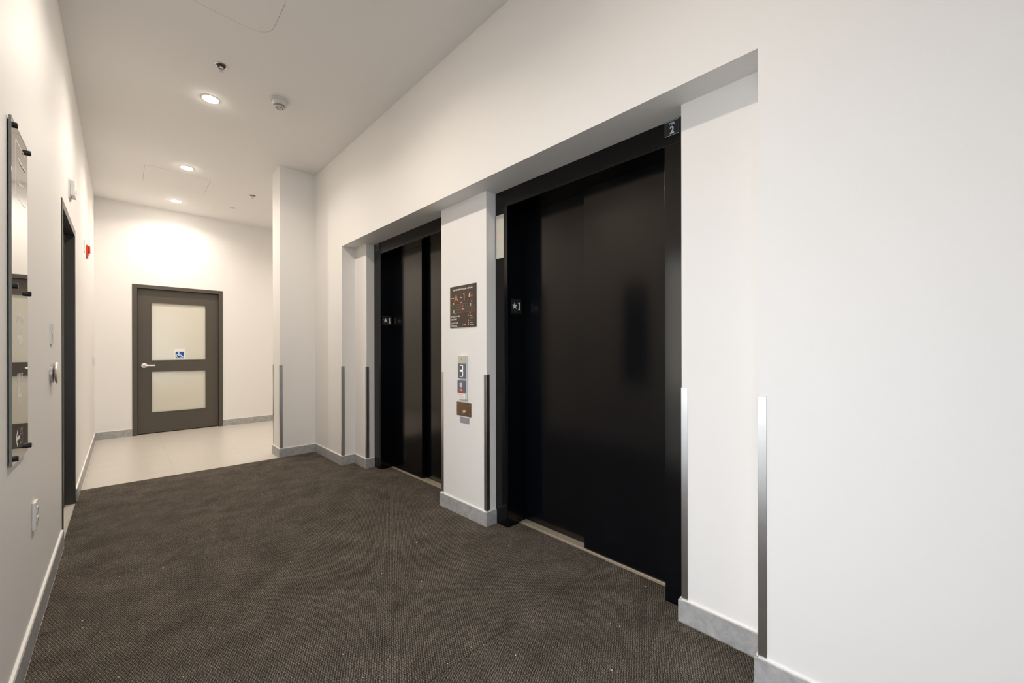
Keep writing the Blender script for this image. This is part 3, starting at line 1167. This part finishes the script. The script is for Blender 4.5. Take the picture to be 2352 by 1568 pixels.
# hall lantern on the near elevator's left jamb
t = thing('hall_lantern', 'tall pale indicator strip with a faint red 3 on the near elevator frame', 'indicator', frame('right', XF, 2.014, 1.826))
bm = NB()
box(bm, 0, 0.072, 0, 0.296, 0.0003, 0.005)
obj('casing', bm, M_white2, t, bevel=0.001)
bm = NB()
box(bm, 0.005, 0.067, 0.004, 0.292, 0.005, 0.0058)
obj('lens', bm, M_palepanel, t)
bm = NB()
stroke(bm, [(0.028, 0.172), (0.042, 0.171), (0.045, 0.165), (0.040, 0.154), (0.045, 0.146), (0.042, 0.137), (0.026, 0.134)], 0.0075, 0.0058, 0.0062)
dg_ = obj('lit_digit', bm, M_redseg, t)
dg_['label'] = 'faint red 3'

# hall station on the pier -------------------------------------------
t = thing('hall_station', 'narrow elevator call station on the pier with a lit 3 above the call button', 'call panel', frame('right', XP, 2.326, 0.846))
HX = 0.092
bm = NB()
prism(bm, rrect(0.006, HX, -0.008, 0.313, 0.003, 2), 0.0003, 0.010)
obj('back_plate', bm, M_white2, t, bevel=0.001)
bm = NB()
prism(bm, rrect(0, HX - 0.005, 0.256, 0.312, 0.002, 2), 0.010, 0.017)
top = obj('cap_panel', bm, M_palepanel, t)
bm = NB()
ring(bm, [(0.043 + 0.0085 * math.cos(a * PI / 12), 0.290 + 0.010 * math.sin(a * PI / 12)) for a in range(24)],
     [(0.043 + 0.0045 * math.cos(a * PI / 12), 0.290 + 0.0055 * math.sin(a * PI / 12)) for a in range(24)], 0.017, 0.0174)
box(bm, 0.032, 0.054, 0.2735, 0.2760, 0.017, 0.0174)
obj('emblem', bm, M_grey, top)
bm = NB()
prism(bm, rrect(0, HX - 0.005, 0.148, 0.256, 0.003, 2), 0.010, 0.017)
scr = obj('display_panel', bm, M_blueglass, t)
scr['label'] = 'blue-grey display with a glowing 3'
for z0, z1 in ((0.206, 0.243), (0.163, 0.200)):
    bm = NB()
    box(bm, 0.022, 0.050, z0, z1, 0.017, 0.0173)
    obj('unlit_segment', bm, M_segoff, scr)
bm = NB()
stroke(bm, [(0.025, 0.2425), (0.055, 0.2425), (0.058, 0.239), (0.058, 0.211), (0.055, 0.2075), (0.025, 0.2075)], 0.0040, 0.0174, 0.0178)
obj('lit_segment', bm, M_seg, scr)
bm = NB()
stroke(bm, [(0.025, 0.1995), (0.055, 0.1995), (0.058, 0.196), (0.058, 0.167), (0.055, 0.1635), (0.025, 0.1635)], 0.0040, 0.0174, 0.0178)
obj('lit_segment', bm, M_seg, scr)
bm = NB()
prism(bm, rrect(-0.003, HX - 0.008, 0.042, 0.134, 0.003, 2), 0.010, 0.019)
bp_ = obj('button_panel', bm, M_blueglass, t)
bm = NB()
prism(bm, rrect(0.025, 0.056, 0.085, 0.117, 0.005, 4), 0.019, 0.0215)
obj('call_button', bm, M_btn, bp_, bevel=0.0008)
bm = NB()
prism(bm, rrect(0.021, 0.059, 0.041, 0.077, 0.002, 2), 0.019, 0.0194)
pic = obj('pictogram', bm, M_firered, bp_)
pic['label'] = 'red fire warning pictogram'
bm = NB()
stroke(bm, [(0.040, 0.071), (0.040, 0.058), (0.051, 0.058)], 0.005, 0.0194, 0.0196)
obj('white_figure', bm, M_ink, pic)
bm = NB()
stroke(bm, [(0.032, 0.062), (0.030, 0.046)], 0.005, 0.0194, 0.0196)
obj('dark_figure', bm, M_dark, pic)
bm = NB()
stroke(bm, [(0.046, 0.050), (0.050, 0.046)], 0.006, 0.0194, 0.0196)
obj('dark_figure', bm, M_dark, pic)
bm = NB()
prism(bm, rrect(-0.003, HX - 0.008, -0.002, 0.042, 0.003, 2), 0.010, 0.019)
nt_ = obj('notice_panel', bm, M_ink, t)
letters('red_lettering', [('EMERGENCY EXITING', 0.041, 0.030, 0.0052, 'CENTER', 1.0, 0.0)], M_red, nt_, 0.019, 0.0002)
letters('grey_lettering', [('IN CASE OF FIRE', 0.041, 0.0195, 0.0035, 'CENTER', 1.1, 0.0), ('DO NOT USE ELEVATORS', 0.041, 0.009, 0.0038, 'CENTER', 1.1, 0.0)], M_grey, nt_, 0.019, 0.0002)

t = thing('key_switch', 'bronze plate with four screws and a key switch, below the call station', 'key switch', frame('right', XP, 2.361, 0.722))
bm = NB()
prism(bm, rrect(0, 0.170, 0, 0.099, 0.004, 4), 0.0003, 0.003)
obj('plate', bm, M_bronze, t, bevel=0.0008)
for x_, z_ in ((0.016, 0.018), (0.154, 0.018), (0.016, 0.083), (0.154, 0.083)):
    bm = NB()
    lathe(bm, [(0.0038, 0.003), (0.0034, 0.0045), (0, 0.005)], 14, x_, z_)
    obj('screw', bm, M_steel2, t, smooth=True)
bm = NB()
lathe(bm, [(0.014, 0.003), (0.013, 0.008), (0.010, 0.009), (0.009, 0.016), (0, 0.016)], 24, 0.092, 0.030)
ks = obj('key_cylinder', bm, M_steel2, t, smooth=True)
bm = NB()
box(bm, 0.0905, 0.0935, 0.024, 0.036, 0.016, 0.0164)
obj('keyhole', bm, M_dark, ks)
bm = text_bm([('FIREFIGHTERS OPERATION', 0.082, 0.071, 0.0045, 'CENTER', 1.25, 0.0)], 0.0002)
obj('lettering', bm, M_firered, t, Matrix.Translation((0, 0, 0.003)))

bm = NB()
prism(bm, rrect(0, 0.110, 0, 0.044, 0.001, 2), 0.0003, 0.0018)
tag(obj('grey_label', bm, M_grey, None, frame('right', XP, 2.325, 0.670)), 'plain grey rectangular label stuck to the pier under the bronze plate', 'label')

# fire plan sign ------------------------------------------------------
t = thing('evacuation_sign', 'square brown evacuation plan sign with orange A and 1, on the pier', 'sign', frame('right', XP, 2.437, 1.364))
SS = 0.305
bm = NB()
box(bm, 0, SS, 0, SS, 0.0003, 0.006)
obj('sign_plate', bm, M_brownsign, t, bevel=0.0008)
for x_ in (0.010, SS - 0.010):
    for z_ in (0.010, SS - 0.010):
        bm = NB()
        lathe(bm, [(0.006, 0.006), (0.0055, 0.008), (0, 0.009)], 16, x_, z_)
        obj('screw_cap', bm, M_black, t, smooth=True)
Tz = Matrix.Translation((0, 0, 0.006))
letters('white_lettering', [('1340-1350 HEMLOCK ROAD - OTTAWA', SS / 2 - 0.001, 0.272, 0.0115, 'CENTER', 0.80, 0.02),
        ('BUILDING', 0.011, 0.216, 0.0060, 'LEFT', 1.02, 0.02), ('LEVEL', 0.126, 0.214, 0.0070, 'LEFT', 0.95, 0.02),
        ('IN CASE OF FIRE', 0.010, 0.077, 0.0110, 'LEFT', 0.95, 0.01), ('USE STAIRS.', 0.010, 0.056, 0.0110, 'LEFT', 0.95, 0.01),
        ('DO NOT USE', 0.010, 0.028, 0.0110, 'LEFT', 0.95, 0.01), ('ELEVATORS.', 0.010, 0.008, 0.0110, 'LEFT', 0.95, 0.01),
        ('N', 0.176, 0.014, 0.010, 'LEFT', 1.0, 0.02),
        ('Elevator', 0.236, 0.078, 0.006, 'LEFT', 1.0, 0.0), ('Standpipe', 0.236, 0.061, 0.006, 'LEFT', 1.0, 0.0), ('Exit', 0.236, 0.045, 0.006, 'LEFT', 1.0, 0.0),
        ('Extinguisher', 0.236, 0.029, 0.006, 'LEFT', 1.0, 0.0), ('Alarm station', 0.236, 0.013, 0.006, 'LEFT', 1.0, 0.0)], M_ink, t, 0.006)
bm = NB()
stroke(bm, [(0.240, 0.242), (0.232, 0.236), (0.229, 0.226), (0.229, 0.216)], 0.006, 0, 0.0003)
obj('telephone_symbol', bm, M_ink, t, Tz)
bm = NB()
stroke(bm, [(0.056, 0.194), (0.076, 0.240), (0.096, 0.194)], 0.0058, 0, 0.0003)
stroke(bm, [(0.063, 0.207), (0.089, 0.207)], 0.0058, 0, 0.0003)
obj('orange_letter', bm, M_orange, t, Tz)
bm = NB()
stroke(bm, [(0.165, 0.240), (0.173, 0.243), (0.173, 0.196)], 0.0068, 0, 0.0003)
obj('orange_numeral', bm, M_orange, t, Tz)
letters('orange_numeral', [('911', 0.243, 0.212, 0.017, 'LEFT', 0.95, 0.0)], M_orange, t, 0.006)
bm = NB()
lw = 0.0019
stroke(bm, [(0.012, 0.1700), (0.262, 0.1700), (0.280, 0.164), (0.288, 0.150), (0.288, 0.1225), (0.270, 0.1225)], lw, 0, 0.0003)
stroke(bm, [(0.012, 0.1700), (0.012, 0.1330), (0.034, 0.1330)], lw, 0, 0.0003)
stroke(bm, [(0.034, 0.1460), (0.270, 0.1460), (0.270, 0.1225)], lw, 0, 0.0003)
stroke(bm, [(0.034, 0.1335), (0.130, 0.1335)], lw, 0, 0.0003)
stroke(bm, [(0.178, 0.1335), (0.262, 0.1335)], lw, 0, 0.0003)
stroke(bm, [(0.130, 0.1260), (0.178, 0.1260)], lw, 0, 0.0003)
stroke(bm, [(0.012, 0.1080), (0.288, 0.1080), (0.288, 0.1225)], lw, 0, 0.0003)
stroke(bm, [(0.012, 0.1330), (0.012, 0.1080)], lw, 0, 0.0003)
for x_ in (0.034, 0.055, 0.080, 0.108, 0.136, 0.166, 0.188, 0.212, 0.236):
    stroke(bm, [(x_, 0.1700), (x_, 0.1460)], lw * 1.2, 0, 0.0003)
for x_ in (0.058, 0.082, 0.106, 0.131, 0.153, 0.177, 0.202, 0.228, 0.252):
    stroke(bm, [(x_, 0.1335), (x_, 0.1080)], lw * 1.2, 0, 0.0003)
obj('plan_lines', bm, M_mapline, t, Tz)


def chip(name, mat, x0, x1, z0, z1, par=None, d0=0.0, d1=0.0004):
    bm = NB()
    box(bm, x0, x1, z0, z1, d0, d1)
    return obj(name, bm, mat, par or t, None if par else Tz)


for x_, z_ in ((0.246, 0.158), (0.048, 0.119)):
    chip('green_symbol', M_green, x_ - 0.0055, x_ + 0.0055, z_ - 0.0095, z_ + 0.0095, None, 0.0003, 0.0006)
chip('green_symbol', M_green, 0.218, 0.226, 0.0435, 0.0525)
for x_, z_ in ((0.046, 0.179), (0.137, 0.181), (0.258, 0.182), (0.062, 0.101), (0.240, 0.100)):
    r_ = chip('red_symbol', M_red, x_ - 0.0055, x_ + 0.0055, z_ - 0.0055, z_ + 0.0055)
    chip('pale_centre', M_pink, x_ - 0.003, x_ + 0.003, z_ - 0.004, z_ + 0.004, r_, 0.0004, 0.0006)
r_ = chip('red_symbol', M_red, 0.148, 0.157, 0.150, 0.158)
chip('pale_centre', M_pink, 0.150, 0.155, 0.152, 0.156, r_, 0.0004, 0.0006)
r_ = chip('red_symbol', M_red, 0.143, 0.167, 0.128, 0.136, None, 0.0003, 0.0006)
chip('pale_centre', M_pink, 0.146, 0.164, 0.130, 0.134, r_, 0.0006, 0.0008)
for z_ in (0.081, 0.032, 0.016):
    r_ = chip('red_symbol', M_red, 0.217, 0.227, z_ - 0.005, z_ + 0.005)
    if z_ < 0.05:
        chip('pale_centre', M_pink, 0.220, 0.224, z_ - 0.003, z_ + 0.003, r_, 0.0004, 0.0006)
bm = NB()
ring(bm, [(0.162 + 0.006 * math.cos(a * PI / 10), 0.019 + 0.007 * math.sin(a * PI / 10)) for a in range(20)],
     [(0.162 + 0.0045 * math.cos(a * PI / 10), 0.019 + 0.0055 * math.sin(a * PI / 10)) for a in range(20)], 0, 0.0003)
obj('compass', bm, M_green, t, Tz)
